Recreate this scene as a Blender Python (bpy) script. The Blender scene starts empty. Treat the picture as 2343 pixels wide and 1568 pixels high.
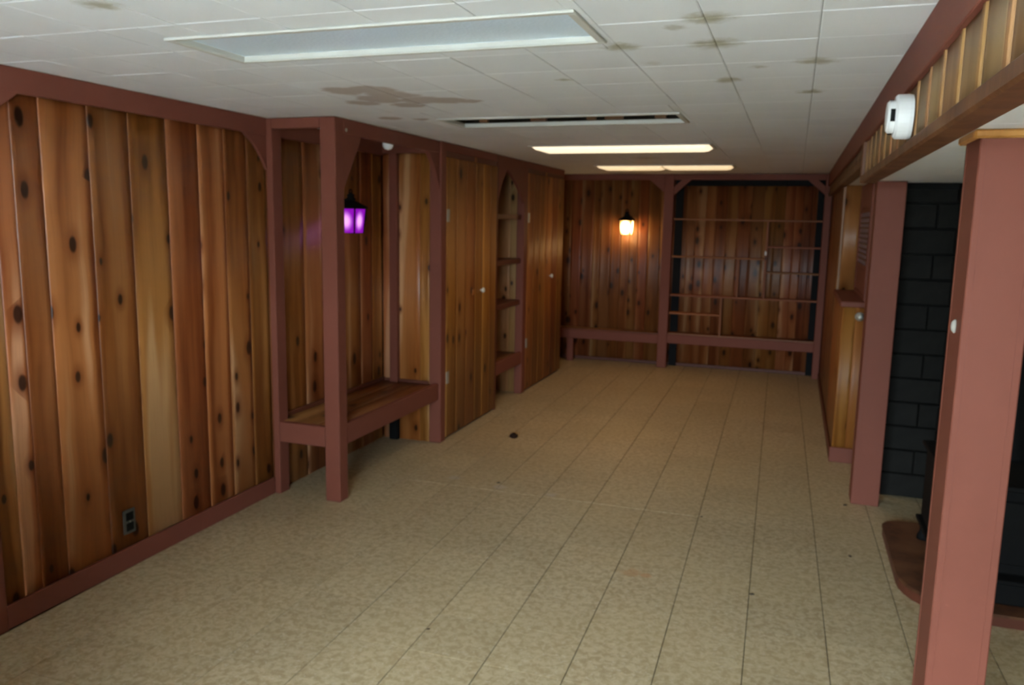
import bpy, bmesh, math, random
from mathutils import Vector, Matrix

# ------------------------------------------------------------------ camera
scn = bpy.context.scene
COL = scn.collection
CAM_H, FPX = 1.63, 1831.63
YAW, PITCH, ROLL = 0.3351, 0.1516, 0.0181
fwd = Vector((-math.sin(YAW) * math.cos(PITCH), math.cos(YAW) * math.cos(PITCH), -math.sin(PITCH)))
r0 = Vector((math.cos(YAW), math.sin(YAW), 0))
u0 = r0.cross(fwd)
rv = math.cos(ROLL) * r0 + math.sin(ROLL) * u0
uv = -math.sin(ROLL) * r0 + math.cos(ROLL) * u0
cam = bpy.data.cameras.new('camera')
cam_o = bpy.data.objects.new('camera', cam)
COL.objects.link(cam_o)
cam_o.matrix_world = Matrix(((rv.x, uv.x, -fwd.x, 0), (rv.y, uv.y, -fwd.y, 0), (rv.z, uv.z, -fwd.z, CAM_H), (0, 0, 0, 1)))
cam.sensor_width = 36.0
cam.lens = 36.0 * FPX / 2343.0
cam.clip_start = 0.02
cam.dof.use_dof = True              # the photograph is focused short of the room
cam.dof.focus_distance = 0.7
cam.dof.aperture_fstop = 13.0
scn.camera = cam_o

# ------------------------------------------------------------------ world, daylight, exposure
world = bpy.data.worlds.new('overcast_sky')
scn.world = world
world.use_nodes = True
bg = world.node_tree.nodes['Background']
bg.inputs[0].default_value = (0.74, 0.90, 1.0, 1)
bg.inputs[1].default_value = 50.0
sun = bpy.data.lights.new('sun', 'SUN')          # sun along the outer wall: it lights the patio, not the room
sun.energy = 135.0
sun.angle = math.radians(0.6)
sun.color = (0.88, 0.96, 1.0)
sun_o = bpy.data.objects.new('sun', sun)
COL.objects.link(sun_o)
sun_o.rotation_euler = Vector((-0.72, -0.12, -0.68)).to_track_quat('-Z', 'Y').to_euler()
DOOR = (-1.75, 0.25, 0.35, 1.98)      # window opening in the wall behind the camera: x0, x1, z0, z1
FRONT_Y = -1.3
pl = bpy.data.lights.new('window_portal', 'AREA')
pl.shape = 'RECTANGLE'
pl.size, pl.size_y = DOOR[1] - DOOR[0], DOOR[3] - DOOR[2]
pl.cycles.is_portal = True
po = bpy.data.objects.new('window_portal', pl)
COL.objects.link(po)
po.location = ((DOOR[0] + DOOR[1]) / 2, FRONT_Y - 0.10, (DOOR[2] + DOOR[3]) / 2)
po.rotation_euler = (math.radians(90), 0, 0)
scn.view_settings.view_transform = 'Standard'
scn.view_settings.look = 'None'
scn.view_settings.gamma = 1.0
scn.view_settings.use_curve_mapping = False
scn.view_settings.exposure = 0.0
try:
    scn.cycles.use_denoising = True
    scn.cycles.use_adaptive_sampling = True
    scn.cycles.adaptive_threshold = 0.05
    scn.cycles.max_bounces = 8
    scn.cycles.diffuse_bounces = 5
    scn.cycles.glossy_bounces = 4
    scn.cycles.transparent_max_bounces = 12
    scn.cycles.sample_clamp_indirect = 0.0
except Exception:
    pass

# ------------------------------------------------------------------ measures (metres)
H = 2.167                       # main ceiling
XL, XA, XR = -2.818, -2.361, 0.296   # left wall, front of the built-ins, soffit face
YA, YB, YW = 3.858, 9.05, 9.26  # near side of bench alcove, front of back shelves, back wall boards
HR, HP = 1.885, 1.95            # ceilings right of the soffit
XE = 3.2                        # far right wall
rnd = random.Random(7)

# ------------------------------------------------------------------ node helpers
class NT:
    def __init__(s, name):
        s.m = bpy.data.materials.new(name)
        s.m.use_nodes = True
        s.t = s.m.node_tree
        s.b = s.t.nodes['Principled BSDF']
    def n(s, typ, **kw):
        nd = s.t.nodes.new(typ)
        for k, v in kw.items():
            setattr(nd, k, v)
        return nd
    def put(s, sock, v):
        if isinstance(v, bpy.types.NodeSocket):
            s.t.links.new(v, sock)
        else:
            sock.default_value = v
    def math(s, op, a, b=0.0, clamp=False):
        nd = s.n('ShaderNodeMath', operation=op, use_clamp=clamp)
        s.put(nd.inputs[0], a); s.put(nd.inputs[1], b)
        return nd.outputs[0]
    def mix(s, fac, a, b, mode='MIX'):
        nd = s.n('ShaderNodeMix', data_type='RGBA', blend_type=mode)
        s.put(nd.inputs[0], fac); s.put(nd.inputs[6], a); s.put(nd.inputs[7], b)
        return nd.outputs[2]
    def noise(s, vec, scale, detail=3.0, rough=0.5, dim='3D', dist=0.0):
        nd = s.n('ShaderNodeTexNoise', noise_dimensions=dim)
        s.put(nd.inputs['Vector'], vec)
        nd.inputs['Scale'].default_value = scale
        nd.inputs['Detail'].default_value = detail
        nd.inputs['Roughness'].default_value = rough
        nd.inputs['Distortion'].default_value = dist
        return nd.outputs[0]
    def ramp(s, v, a, b, lo=0.0, hi=1.0):
        nd = s.n('ShaderNodeMapRange', interpolation_type='SMOOTHSTEP')
        s.put(nd.inputs[0], v)
        nd.inputs[1].default_value = a; nd.inputs[2].default_value = b
        nd.inputs[3].default_value = lo; nd.inputs[4].default_value = hi
        return nd.outputs[0]
    def vmath(s, op, a, b):
        nd = s.n('ShaderNodeVectorMath', operation=op)
        s.put(nd.inputs[0], a); s.put(nd.inputs[1], b)
        return nd.outputs['Value'] if op in ('DISTANCE', 'LENGTH') else nd.outputs[0]
    def bump(s, height, strength, distance):
        nd = s.n('ShaderNodeBump')
        nd.inputs['Strength'].default_value = strength
        nd.inputs['Distance'].default_value = distance
        s.put(nd.inputs['Height'], height)
        s.put(s.b.inputs['Normal'], nd.outputs[0])
    def set(s, color=None, rough=None, metal=None, spec=None):
        if color is not None: s.put(s.b.inputs['Base Color'], color)
        if rough is not None: s.put(s.b.inputs['Roughness'], rough)
        if metal is not None: s.put(s.b.inputs['Metallic'], metal)
        if spec is not None: s.put(s.b.inputs['Specular IOR Level'], spec)
        return s.m

def rgb(r, g, b):
    return (r, g, b, 1)

def pine(name, dark, mid, light, sap_sheen, knots=0.5, rough=0.36, gain=1.0):
    """knotty boards: length along local Z, width along local X"""
    t = NT(name)
    tc = t.n('ShaderNodeTexCoord').outputs['Object']
    rn = t.n('ShaderNodeObjectInfo').outputs['Random']
    off = t.n('ShaderNodeCombineXYZ')
    t.put(off.inputs[0], t.math('MULTIPLY', rn, 37.0)); t.put(off.inputs[1], t.math('MULTIPLY', rn, 11.0)); t.put(off.inputs[2], t.math('MULTIPLY', rn, 91.0))
    p = t.vmath('ADD', tc, off.outputs[0])
    warp = t.noise(t.vmath('MULTIPLY', p, (3.0, 3.0, 1.4)), 1.0, 2.0)
    wv = t.n('ShaderNodeCombineXYZ'); t.put(wv.inputs[0], t.math('MULTIPLY', t.math('SUBTRACT', warp, 0.5), 0.09))
    pw = t.vmath('ADD', p, wv.outputs[0])
    grain = t.noise(t.vmath('MULTIPLY', pw, (26.0, 26.0, 1.1)), 1.0, 4.0, 0.6)
    fine = t.noise(t.vmath('MULTIPLY', pw, (150.0, 150.0, 3.0)), 1.0, 2.0, 0.6)
    band = t.noise(t.vmath('MULTIPLY', pw, (8.0, 8.0, 0.35)), 1.0, 1.0, 0.4)
    # knots
    kv = t.n('ShaderNodeTexVoronoi', voronoi_dimensions='2D')
    sx = t.n('ShaderNodeSeparateXYZ'); t.put(sx.inputs[0], p)
    kc = t.n('ShaderNodeCombineXYZ'); t.put(kc.inputs[0], t.math('MULTIPLY', sx.outputs[0], 8.0)); t.put(kc.inputs[1], t.math('MULTIPLY', sx.outputs[2], 4.2))
    t.put(kv.inputs['Vector'], kc.outputs[0])
    kv.inputs['Scale'].default_value = 1.0
    sep = t.n('ShaderNodeSeparateColor'); t.put(sep.inputs[0], kv.outputs['Color'])
    keep = t.math('LESS_THAN', sep.outputs[0], knots)
    size = t.math('MULTIPLY_ADD', sep.outputs[1], 0.11)
    size.node.inputs[2].default_value = 0.05
    dn = t.math('DIVIDE', kv.outputs['Distance'], size)
    core = t.math('MULTIPLY', t.ramp(dn, 0.75, 1.35, 1.0, 0.0), keep)
    halo = t.math('MULTIPLY', t.ramp(dn, 0.9, 3.6, 1.0, 0.0), keep)
    c = t.mix(t.ramp(grain, 0.28, 0.72), dark, mid)
    c = t.mix(t.math('MULTIPLY', t.ramp(band, 0.44, 0.58), 0.8), c, light)
    c = t.mix(t.math('MULTIPLY', t.ramp(band, 0.60, 0.68), 0.85), c, sap_sheen)  # pale bands: sapwood, plus varnish sheen put into the colour
    c = t.mix(t.math('MULTIPLY', t.ramp(fine, 0.5, 0.75), 0.25), c, dark)
    c = t.mix(t.math('MULTIPLY', halo, 0.7), c, dark)
    c = t.mix(t.math('MULTIPLY', core, 0.92), c, rgb(0.030, 0.010, 0.005))
    val = t.n('ShaderNodeHueSaturation')
    t.put(val.inputs['Color'], c)
    t.put(val.inputs['Value'], t.math('MULTIPLY_ADD', rn, 0.42 * gain))
    val.inputs['Value'].links[0].from_node.inputs[2].default_value = 0.80 * gain
    r2 = t.math('FRACT', t.math('MULTIPLY', rn, 7.31))
    t.put(val.inputs['Hue'], t.math('MULTIPLY_ADD', r2, 0.022))
    val.inputs['Hue'].links[0].from_node.inputs[2].default_value = 0.490
    t.bump(t.math('ADD', grain, t.math('MULTIPLY', core, 0.5)), 0.25, 0.004)
    return t.set(val.outputs[0], rough, spec=0.5)

M = {}
M['pine'] = pine('knotty_pine', rgb(0.215, 0.058, 0.011), rgb(0.370, 0.122, 0.028), rgb(0.470, 0.185, 0.055), rgb(0.66, 0.36, 0.175), 0.33)
M['pine_red'] = pine('knotty_pine_red', rgb(0.150, 0.040, 0.009), rgb(0.245, 0.074, 0.018), rgb(0.31, 0.118, 0.036), rgb(0.42, 0.215, 0.09), 0.5, 0.44)
M['door_pine'] = pine('door_pine', rgb(0.250, 0.076, 0.012), rgb(0.370, 0.128, 0.022), rgb(0.43, 0.165, 0.034), rgb(0.47, 0.195, 0.05), 0.16, 0.5)
M['niche_pine'] = pine('niche_pine', rgb(0.46, 0.20, 0.07), rgb(0.62, 0.30, 0.12), rgb(0.72, 0.38, 0.165), rgb(0.76, 0.43, 0.20), 0.25, 0.5)
M['shelf_pine'] = pine('shelf_pine', rgb(0.20, 0.058, 0.012), rgb(0.30, 0.090, 0.019), rgb(0.34, 0.112, 0.025), rgb(0.36, 0.125, 0.03), 0.1, 0.6)
M['pale_pine'] = pine('pale_pine', rgb(0.26, 0.145, 0.058), rgb(0.35, 0.205, 0.092), rgb(0.40, 0.25, 0.12), rgb(0.45, 0.29, 0.15), 0.0, 0.5)
M['seat_pine'] = pine('seat_pine', rgb(0.110, 0.032, 0.008), rgb(0.185, 0.060, 0.015), rgb(0.22, 0.080, 0.022), rgb(0.24, 0.095, 0.03), 0.3, 0.45)
M['lit_edge'] = pine('lit_edge_pine', rgb(0.30, 0.140, 0.052), rgb(0.37, 0.180, 0.070), rgb(0.40, 0.20, 0.082), rgb(0.42, 0.22, 0.095), 0.0, 0.5)  # brightness of window-lit board edges put into the wood colour
M['trim_pine'] = pine('trim_pine', rgb(0.110, 0.040, 0.010), rgb(0.165, 0.066, 0.018), rgb(0.20, 0.084, 0.025), rgb(0.22, 0.098, 0.032), 0.0, 0.5)
M['cap_pine'] = pine('cap_pine', rgb(0.36, 0.14, 0.028), rgb(0.46, 0.19, 0.042), rgb(0.50, 0.22, 0.055), rgb(0.52, 0.25, 0.07), 0.05, 0.4)

def paint(name, c, rough=0.5, var=0.10, scale=9.0, spec=0.4):
    t = NT(name)
    tc = t.n('ShaderNodeTexCoord').outputs['Object']
    nz = t.noise(tc, scale, 4.0, 0.6)
    c2 = rgb(*[x * (1 - var) for x in c[:3]])
    t.bump(t.noise(tc, 160.0, 2.0), 0.08, 0.001)
    return t.set(t.mix(nz, c2, c), rough, spec=spec)

M['mauve'] = paint('dusty_rose_paint', rgb(0.230, 0.071, 0.046), 0.55, 0.10, 9.0, 0.2)
M['red_brown'] = paint('red_brown_stain', rgb(0.150, 0.042, 0.022), 0.5, 0.25, 14.0)
M['white'] = paint('white_plastic', rgb(0.80, 0.81, 0.80), 0.4, 0.03)
M['fixture_white'] = paint('white_enamel', rgb(0.66, 0.65, 0.585), 0.5, 0.05)
M['black'] = paint('black_iron', rgb(0.010, 0.010, 0.010), 0.75, 0.3, 20.0, 0.12)
M['black_board'] = paint('black_painted_board', rgb(0.010, 0.010, 0.011), 0.75, 0.3, 20.0, 0.2)
M['block'] = paint('charcoal_painted_stone', rgb(0.025, 0.0235, 0.021), 0.9, 0.5, 18.0, 0.12)
M['mortar'] = paint('charcoal_mortar', rgb(0.015, 0.0145, 0.013), 0.95, 0.3, 30.0, 0.1)
M['hearth'] = pine('hearth_board', rgb(0.065, 0.021, 0.007), rgb(0.110, 0.037, 0.012), rgb(0.13, 0.047, 0.016), rgb(0.14, 0.055, 0.02), 0.2, 0.7)
M['dark_gap'] = paint('dark_cavity', rgb(0.020, 0.016, 0.012), 0.9, 0.4, 12.0, 0.1)
M['plaster'] = paint('plain_wall_paint', rgb(0.45, 0.40, 0.34), 0.8, 0.06)
M['dark_plate'] = paint('tarnished_plate', rgb(0.10, 0.10, 0.085), 0.45, 0.3, 30.0, 0.4)
M['grey_button'] = paint('yellowed_plastic', rgb(0.42, 0.39, 0.34), 0.5)
M['leaf'] = paint('dry_leaf', rgb(0.035, 0.018, 0.012), 0.8, 0.5, 60.0, 0.1)
M['grit'] = paint('floor_grit', rgb(0.11, 0.085, 0.06), 0.9, 0.5, 80.0, 0.1)
M['sky_block'] = paint('dark_sky_block', rgb(0.04, 0.06, 0.03), 0.9, 0.6, 6.0, 0.1)
M['bounce_patio'] = paint('pale_bounce_concrete', rgb(0.50, 0.51, 0.51), 0.9, 0.12, 3.0, 0.2)
M['metal'] = NT('brushed_steel').set(rgb(0.62, 0.61, 0.58), 0.32, 1.0)
M['dull_metal'] = NT('dull_hinge_metal').set(rgb(0.55, 0.53, 0.47), 0.5, 0.6)
M['knob_glass'] = NT('pale_knob').set(rgb(0.70, 0.66, 0.55), 0.25)
M['alu'] = NT('door_aluminium').set(rgb(0.55, 0.55, 0.55), 0.4, 0.7)

# vinyl floor tiles: mottled beige, a rusty mark, per-tile drift of tone
def floor_mat():
    t = NT('mottled_vinyl_tile')
    pos = t.n('ShaderNodeNewGeometry').outputs['Position']
    rn = t.n('ShaderNodeObjectInfo').outputs['Random']
    n1 = t.noise(pos, 34.0, 3.0, 0.6, dist=0.6)
    n2 = t.noise(pos, 95.0, 2.0, 0.6)
    n3 = t.noise(pos, 1.3, 2.0)
    n4 = t.noise(t.vmath('ADD', pos, (31.0, 17.0, 0.0)), 62.0, 2.0, 0.6, dist=0.4)
    c = t.mix(t.ramp(n1, 0.36, 0.64), rgb(0.385, 0.290, 0.160), rgb(0.535, 0.435, 0.270))
    c = t.mix(t.math('MULTIPLY', t.ramp(n4, 0.56, 0.70), 0.55), c, rgb(0.63, 0.56, 0.43))
    c = t.mix(t.math('MULTIPLY', t.ramp(n2, 0.60, 0.75), 0.35), c, rgb(0.33, 0.25, 0.145))
    c = t.mix(t.math('MULTIPLY', t.ramp(n3, 0.35, 0.65), 0.25), c, rgb(0.49, 0.38, 0.20))
    hs = t.n('ShaderNodeHueSaturation'); t.put(hs.inputs['Color'], c)
    t.put(hs.inputs['Value'], t.math('MULTIPLY_ADD', rn, 0.10)); hs.inputs['Value'].links[0].from_node.inputs[2].default_value = 0.95
    c = hs.outputs[0]
    wob = t.noise(pos, 14.0, 3.0)
    for (x, y, r, col, k) in ((-0.62, 3.56, 0.055, rgb(0.46, 0.24, 0.10), 0.55), (-0.56, 3.55, 0.03, rgb(0.50, 0.24, 0.10), 0.6),
                              (-1.95, 4.53, 0.05, rgb(0.50, 0.46, 0.40), 0.5), (-1.62, 4.47, 0.05, rgb(0.52, 0.47, 0.41), 0.5), (-1.28, 4.45, 0.035, rgb(0.52, 0.47, 0.41), 0.5)):
        d = t.vmath('DISTANCE', pos, (x, y, 0.0))
        d = t.math('ADD', d, t.math('MULTIPLY', t.math('SUBTRACT', wob, 0.5), 0.10))
        c = t.mix(t.math('MULTIPLY', t.ramp(d, r * 0.4, r, 1.0, 0.0), k), c, col)
    t.bump(n1, 0.10, 0.002)
    return t.set(c, 0.45, spec=0.3)
M['floor'] = floor_mat()
M['floor_joint'] = paint('dirty_floor_joint', rgb(0.085, 0.066, 0.040), 0.9, 0.4, 25.0, 0.1)

STAINS = [(-0.256, 2.265, 0.085, 1.0), (-0.265, 2.585, 0.095, 1.0), (-0.548, 2.557, 0.080, 0.95), (0.027, 2.926, 0.085, 0.9), (-0.275, 3.221, 0.075, 1.0),
          (0.020, 3.572, 0.060, 1.0), (-0.353, 2.344, 0.045, 0.55), (-0.163, 2.989, 0.04, 0.6), (-0.876, 3.079, 0.035, 0.8), (-1.754, 1.72, 0.07, 0.9),
          (-0.504, 2.841, 0.045, 0.3), (-1.242, 6.877, 0.16, 0.7)]
PATCH = [(-1.88, 3.13, 0.09), (-1.74, 3.12, 0.10), (-1.72, 3.28, 0.12), (-1.84, 3.38, 0.11), (-1.97, 3.47, 0.08), (-1.66, 3.45, 0.12), (-1.53, 3.48, 0.09), (-1.44, 3.52, 0.05), (-1.80, 3.58, 0.08)]
def ceil_mat():
    t = NT('fibre_ceiling_tile')
    pos = t.n('ShaderNodeNewGeometry').outputs['Position']
    rn = t.n('ShaderNodeObjectInfo').outputs['Random']
    n1 = t.noise(pos, 5.0, 3.0)
    wob = t.math('SUBTRACT', t.noise(pos, 22.0, 3.0, 0.6), 0.5)
    wob2 = t.math('SUBTRACT', t.noise(pos, 9.0, 3.0, 0.6), 0.5)
    base = t.mix(n1, rgb(0.79, 0.81, 0.81), rgb(0.85, 0.87, 0.87))
    hs = t.n('ShaderNodeHueSaturation'); t.put(hs.inputs['Color'], base)
    t.put(hs.inputs['Value'], t.math('MULTIPLY_ADD', rn, 0.05)); hs.inputs['Value'].links[0].from_node.inputs[2].default_value = 0.975
    c = hs.outputs[0]
    for (x, y, r, k) in STAINS:
        d = t.vmath('DISTANCE', pos, (x, y, H))
        d = t.math('ADD', d, t.math('MULTIPLY', wob, 0.10))
        c = t.mix(t.math('MULTIPLY', t.ramp(d, r * 0.15, r, 1.0, 0.0), 0.85 * k), c, rgb(0.36, 0.33, 0.20))
    acc = None
    for (x, y, r) in PATCH + [(-2.12, 4.03, 0.06), (-1.97, 4.10, 0.05)]:
        d = t.vmath('DISTANCE', pos, (x, y, H))
        d = t.math('ADD', d, t.math('MULTIPLY', wob2, 0.14))
        m = t.ramp(d, r * 0.75, r * 1.15, 1.0, 0.0)
        acc = m if acc is None else t.math('MAXIMUM', acc, m)
    c = t.mix(t.math('MULTIPLY', acc, 0.75), c, rgb(0.45, 0.36, 0.29))
    return t.set(c, 0.75, spec=0.3)
M['ceil'] = ceil_mat()

def emis(name, col, strength, base=(0.8, 0.8, 0.8)):
    t = NT(name)
    t.put(t.b.inputs['Emission Color'], rgb(*col)); t.b.inputs['Emission Strength'].default_value = strength
    return t.set(rgb(*base), 0.4)
M['lens_lit_a'] = emis('lit_warm_diffuser', (1.0, 0.79, 0.52), 1.35)
M['lens_lit_b'] = emis('lit_dim_diffuser', (1.0, 0.72, 0.40), 0.95)
def lens_off():
    t = NT('unlit_prismatic_diffuser')
    tc = t.n('ShaderNodeTexCoord').outputs['Object']
    v = t.n('ShaderNodeTexVoronoi'); t.put(v.inputs['Vector'], tc); v.inputs['Scale'].default_value = 90.0
    t.bump(v.outputs['Distance'], 0.3, 0.003)
    return t.set(rgb(0.74, 0.88, 0.98), 0.3)
M['lens_off'] = lens_off()
def lantern_glass(name, core, edge, s_core, s_edge, r):
    t = NT(name)                       # frosted pane with the bulb close behind it
    tc = t.n('ShaderNodeTexCoord').outputs['Object']
    d = t.vmath('LENGTH', t.vmath('MULTIPLY', tc, (1.0, 1.0, 0.75)), (0, 0, 0))
    k = t.ramp(d, r * 0.15, r, 1.0, 0.0)
    t.put(t.b.inputs['Emission Color'], t.mix(k, edge, core))
    nd = t.math('MULTIPLY_ADD', k, s_core - s_edge); nd.node.inputs[2].default_value = s_edge
    t.put(t.b.inputs['Emission Strength'], nd)
    return t.set(rgb(*[0.12 * e for e in edge[:3]]), 0.3, spec=0.2)
M['glow_warm'] = lantern_glass('warm_lantern_glass', rgb(1.0, 0.74, 0.34), rgb(1.0, 0.48, 0.12), 28.0, 1.2, 0.078)
M['glow_violet'] = lantern_glass('violet_lantern_glass', rgb(1.0, 0.42, 1.0), rgb(0.45, 0.008, 0.78), 1.30, 0.60, 0.056)
def window_glass():
    t = NT('clear_window_glass')
    tr = t.n('ShaderNodeBsdfTransparent'); gl = t.n('ShaderNodeBsdfGlossy'); gl.inputs['Roughness'].default_value = 0.02
    fr = t.n('ShaderNodeFresnel'); fr.inputs[0].default_value = 1.45
    mx = t.n('ShaderNodeMixShader')
    t.put(mx.inputs[0], fr.outputs[0]); t.put(mx.inputs[1], tr.outputs[0]); t.put(mx.inputs[2], gl.outputs[0])
    t.t.links.new(mx.outputs[0], t.t.nodes['Material Output'].inputs[0])
    return t.m
M['glass'] = window_glass()

# ------------------------------------------------------------------ geometry helpers
WL = {}
def link(name, me, mat, parent=None, loc=(0, 0, 0), rot=(0, 0, 0)):
    o = bpy.data.objects.new(name, me)
    COL.objects.link(o)
    if me is not None and mat is not None and not me.materials:
        me.materials.append(M[mat] if isinstance(mat, str) else mat)
    loc = Vector(loc)
    WL[o] = loc
    if parent is not None:
        o.parent = parent
        o.location = loc - WL[parent]
    else:
        o.location = loc
    o.rotation_euler = rot
    return o
def thing(name, label, cat, loc, group=None):
    o = link(name, None, None, None, loc)
    o.empty_display_size = 0.05
    o['label'] = label; o['category'] = cat
    if group: o['group'] = group
    return o
def tag(o, label, cat, group=None):
    o['label'] = label; o['category'] = cat
    if group: o['group'] = group
    return o
def st(o):
    o['kind'] = 'structure'
    return o
def bm_mesh(bm, name='m', smooth=False):
    me = bpy.data.meshes.new(name)
    bmesh.ops.recalc_face_normals(bm, faces=bm.faces)
    if smooth:
        for f in bm.faces: f.smooth = True
    bm.to_mesh(me); bm.free()
    return me
def box_bm(sx, sy, sz, bev=0.0, c=(0, 0, 0), bm=None):
    own = bm is None
    if own: bm = bmesh.new()
    r = bmesh.ops.create_cube(bm, size=1.0, matrix=Matrix.Translation(c) @ Matrix.Diagonal((sx, sy, sz, 1)))
    if bev > 0:
        ed = list({e for v in r['verts'] for e in v.link_edges})
        bmesh.ops.bevel(bm, geom=ed, offset=min(bev, 0.45 * min(sx, sy, sz)), segments=1, affect='EDGES')
    return bm
def box(name, x0, x1, y0, y1, z0, z1, mat, parent=None, bev=0.003):
    me = bm_mesh(box_bm(x1 - x0, y1 - y0, z1 - z0, bev), name)
    return link(name, me, mat, parent, ((x0 + x1) / 2, (y0 + y1) / 2, (z0 + z1) / 2))
def poly_prism(pts, thick, axis='Y'):
    """outline in (a, z) extruded along Y (a = x) or X (a = y); centred thickness"""
    bm = bmesh.new()
    vs0, vs1 = [], []
    for a, z in pts:
        p0, p1 = ((a, -thick / 2, z), (a, thick / 2, z)) if axis == 'Y' else ((-thick / 2, a, z), (thick / 2, a, z))
        vs0.append(bm.verts.new(p0)); vs1.append(bm.verts.new(p1))
    bm.faces.new(vs0); bm.faces.new(vs1[::-1])
    n = len(pts)
    for i in range(n):
        bm.faces.new((vs0[i], vs0[(i + 1) % n], vs1[(i + 1) % n], vs1[i]))
    return bm
def lathe(profile, seg=24, axis='Z'):
    bm = bmesh.new()
    rings = []
    for r, h in profile:
        rings.append([bm.verts.new((r * math.cos(2 * math.pi * i / seg), r * math.sin(2 * math.pi * i / seg), h)) for i in range(seg)])
    for a, b in zip(rings, rings[1:]):
        for i in range(seg):
            bm.faces.new((a[i], a[(i + 1) % seg], b[(i + 1) % seg], b[i]))
    bm.faces.new(rings[0][::-1]); bm.faces.new(rings[-1])
    if axis == 'X':
        bmesh.ops.rotate(bm, verts=bm.verts, matrix=Matrix.Rotation(math.radians(-90), 3, 'Y'))
    elif axis == 'Y':
        bmesh.ops.rotate(bm, verts=bm.verts, matrix=Matrix.Rotation(math.radians(90), 3, 'X'))
    return bm

def board_mesh(w, t, l, cup=0.0, ch=0.004, seg=6):
    """width on X, front face towards -Y at y=0, back at y=t, length on Z from 0; cup > 0 hollows the face"""
    prof = [(-w / 2, ch)]
    for i in range(seg + 1):
        s = i / seg
        prof.append((-w / 2 + ch + s * (w - 2 * ch), cup * (1 - (2 * s - 1) ** 2)))
    prof += [(w / 2, ch), (w / 2, t), (-w / 2, t)]
    bm = bmesh.new()
    a = [bm.verts.new((x, y, 0)) for x, y in prof]
    b = [bm.verts.new((x, y, l)) for x, y in prof]
    n = len(prof)
    bm.faces.new(a[::-1]); bm.faces.new(b)
    for i in range(n):
        f = bm.faces.new((a[i], a[(i + 1) % n], b[(i + 1) % n], b[i]))
        if 1 <= i <= seg: f.smooth = True
    me = bpy.data.meshes.new('board')
    bmesh.ops.recalc_face_normals(bm, faces=bm.faces)
    bm.to_mesh(me); bm.free()
    return me
ROT = {'E': math.radians(90), 'S': 0.0, 'W': math.radians(-90)}     # side the face looks to
def board(parent, face, plane, a0, a1, z0, z1, mat='pine', t=0.018, cup=None, name='board', gap=0.0015, ch=0.0028):
    """upright board on a wall plane; a = y for faces looking E/W, x for faces looking S"""
    if cup is None: cup = rnd.uniform(0.0005, 0.0045)
    me = board_mesh(a1 - a0 - gap, t, z1 - z0, cup, ch)
    c = (a0 + a1) / 2
    loc = (plane, c, z0) if face in 'EW' else (c, plane, z0)
    return link(name, me, mat, parent, loc, (0, rnd.uniform(-0.0006, 0.0006), ROT[face]))
def seams(a, b, lo, hi):
    out = [a]
    while out[-1] + hi < b:
        out.append(out[-1] + rnd.uniform(lo, hi))
    if b - out[-1] < 0.05: out[-1] = b
    else: out.append(b)
    return out
def run_boards(parent, face, plane, cuts, z0, z1, mat='pine', **kw):
    for a, b in zip(cuts, cuts[1:]):
        board(parent, face, plane, a, b, z0, z1, mat, **kw)
def hplank(parent, x0, x1, y0, y1, ztop, mat, along='Y', t=0.02, name='plank'):
    """flat plank, grain along X or Y, upper face at ztop"""
    w, l = ((x1 - x0), (y1 - y0)) if along == 'Y' else ((y1 - y0), (x1 - x0))
    me = board_mesh(w - 0.002, t, l, 0.0, 0.002, 1)
    # local Z -> along, local -Y -> up
    m = Matrix.Rotation(math.radians(-90), 4, 'X')
    if along == 'X': m = Matrix.Rotation(math.radians(-90), 4, 'Z') @ m
    loc = ((x0 + x1) / 2, y0, ztop) if along == 'Y' else (x0, (y0 + y1) / 2, ztop)
    return link(name, me, mat, parent, loc, m.to_euler())
def arc_brace(w, h, thick, axis, sx=1, curve=0.35, bar=0.0):
    """corner bracket filling the angle below a beam (top edge z=0, post side a=0); sx = direction away from the post"""
    pts = [(0, 0), (sx * w, 0)]
    for i in range(1, 8):
        s = i / 8
        a, z = w * (1 - s), -h * s
        k = curve * math.sin(math.pi * s)
        pts.append((sx * (a - k * w * 0.5), z + k * h * 0.5))
    pts.append((0, -h))
    return poly_prism(pts, thick, axis)

# ------------------------------------------------------------------ floor
floor = st(box('floor', -2.95, XE + 0.1, FRONT_Y - 0.2, 9.40, -0.12, -0.003, 'floor_joint', None, 0))
TP, ROTF = 0.3048, math.radians(-0.97)
tile_me = bm_mesh(box_bm(TP - 0.0032, TP - 0.0010, 0.003, 0.0005), 'tile')
bm_rest = bmesh.new()
tiles = []
for i in range(-11, 13):
    for j in range(-22, 26):
        lx, ly = (i + 0.5) * TP, (j + 0.5) * TP
        # axes: across = (ca, -sa*?), along = (sin, cos) leaning towards -X with depth
        ax, ay = (1.0, 0.0169), (-0.0169, 1.0)
        x = -0.073 + lx * ax[0] + (ly + (4.418 - 2.6)) * ay[0]
        y = 4.418 + lx * ax[1] + ly * ay[1]
        if not (-2.86 < x < XE - 0.12 and FRONT_Y + 0.13 < y < 9.26): continue
        if x < XA - 0.1 and y > 5.4 and y < 8.3 and not (6.3 < y < 7.2): continue
        if x > 0.62 and y > 5.3: continue
        seen = (y > 1.75 and x < 0.62 - 0.0 and x > -0.85 * y - 0.9 and (x < 0.40 or y > 1.9)) or (0.6 <= x < 1.15 and 2.6 < y < 5.3)
        tiles.append((0 if seen else 1, y, x, j == 0 and -2.1 < x < -0.4))
tiles.sort()
short_me = bm_mesh(box_bm(TP - 0.0032, TP - 0.0060, 0.003, 0.0005), 'tile')
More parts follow.
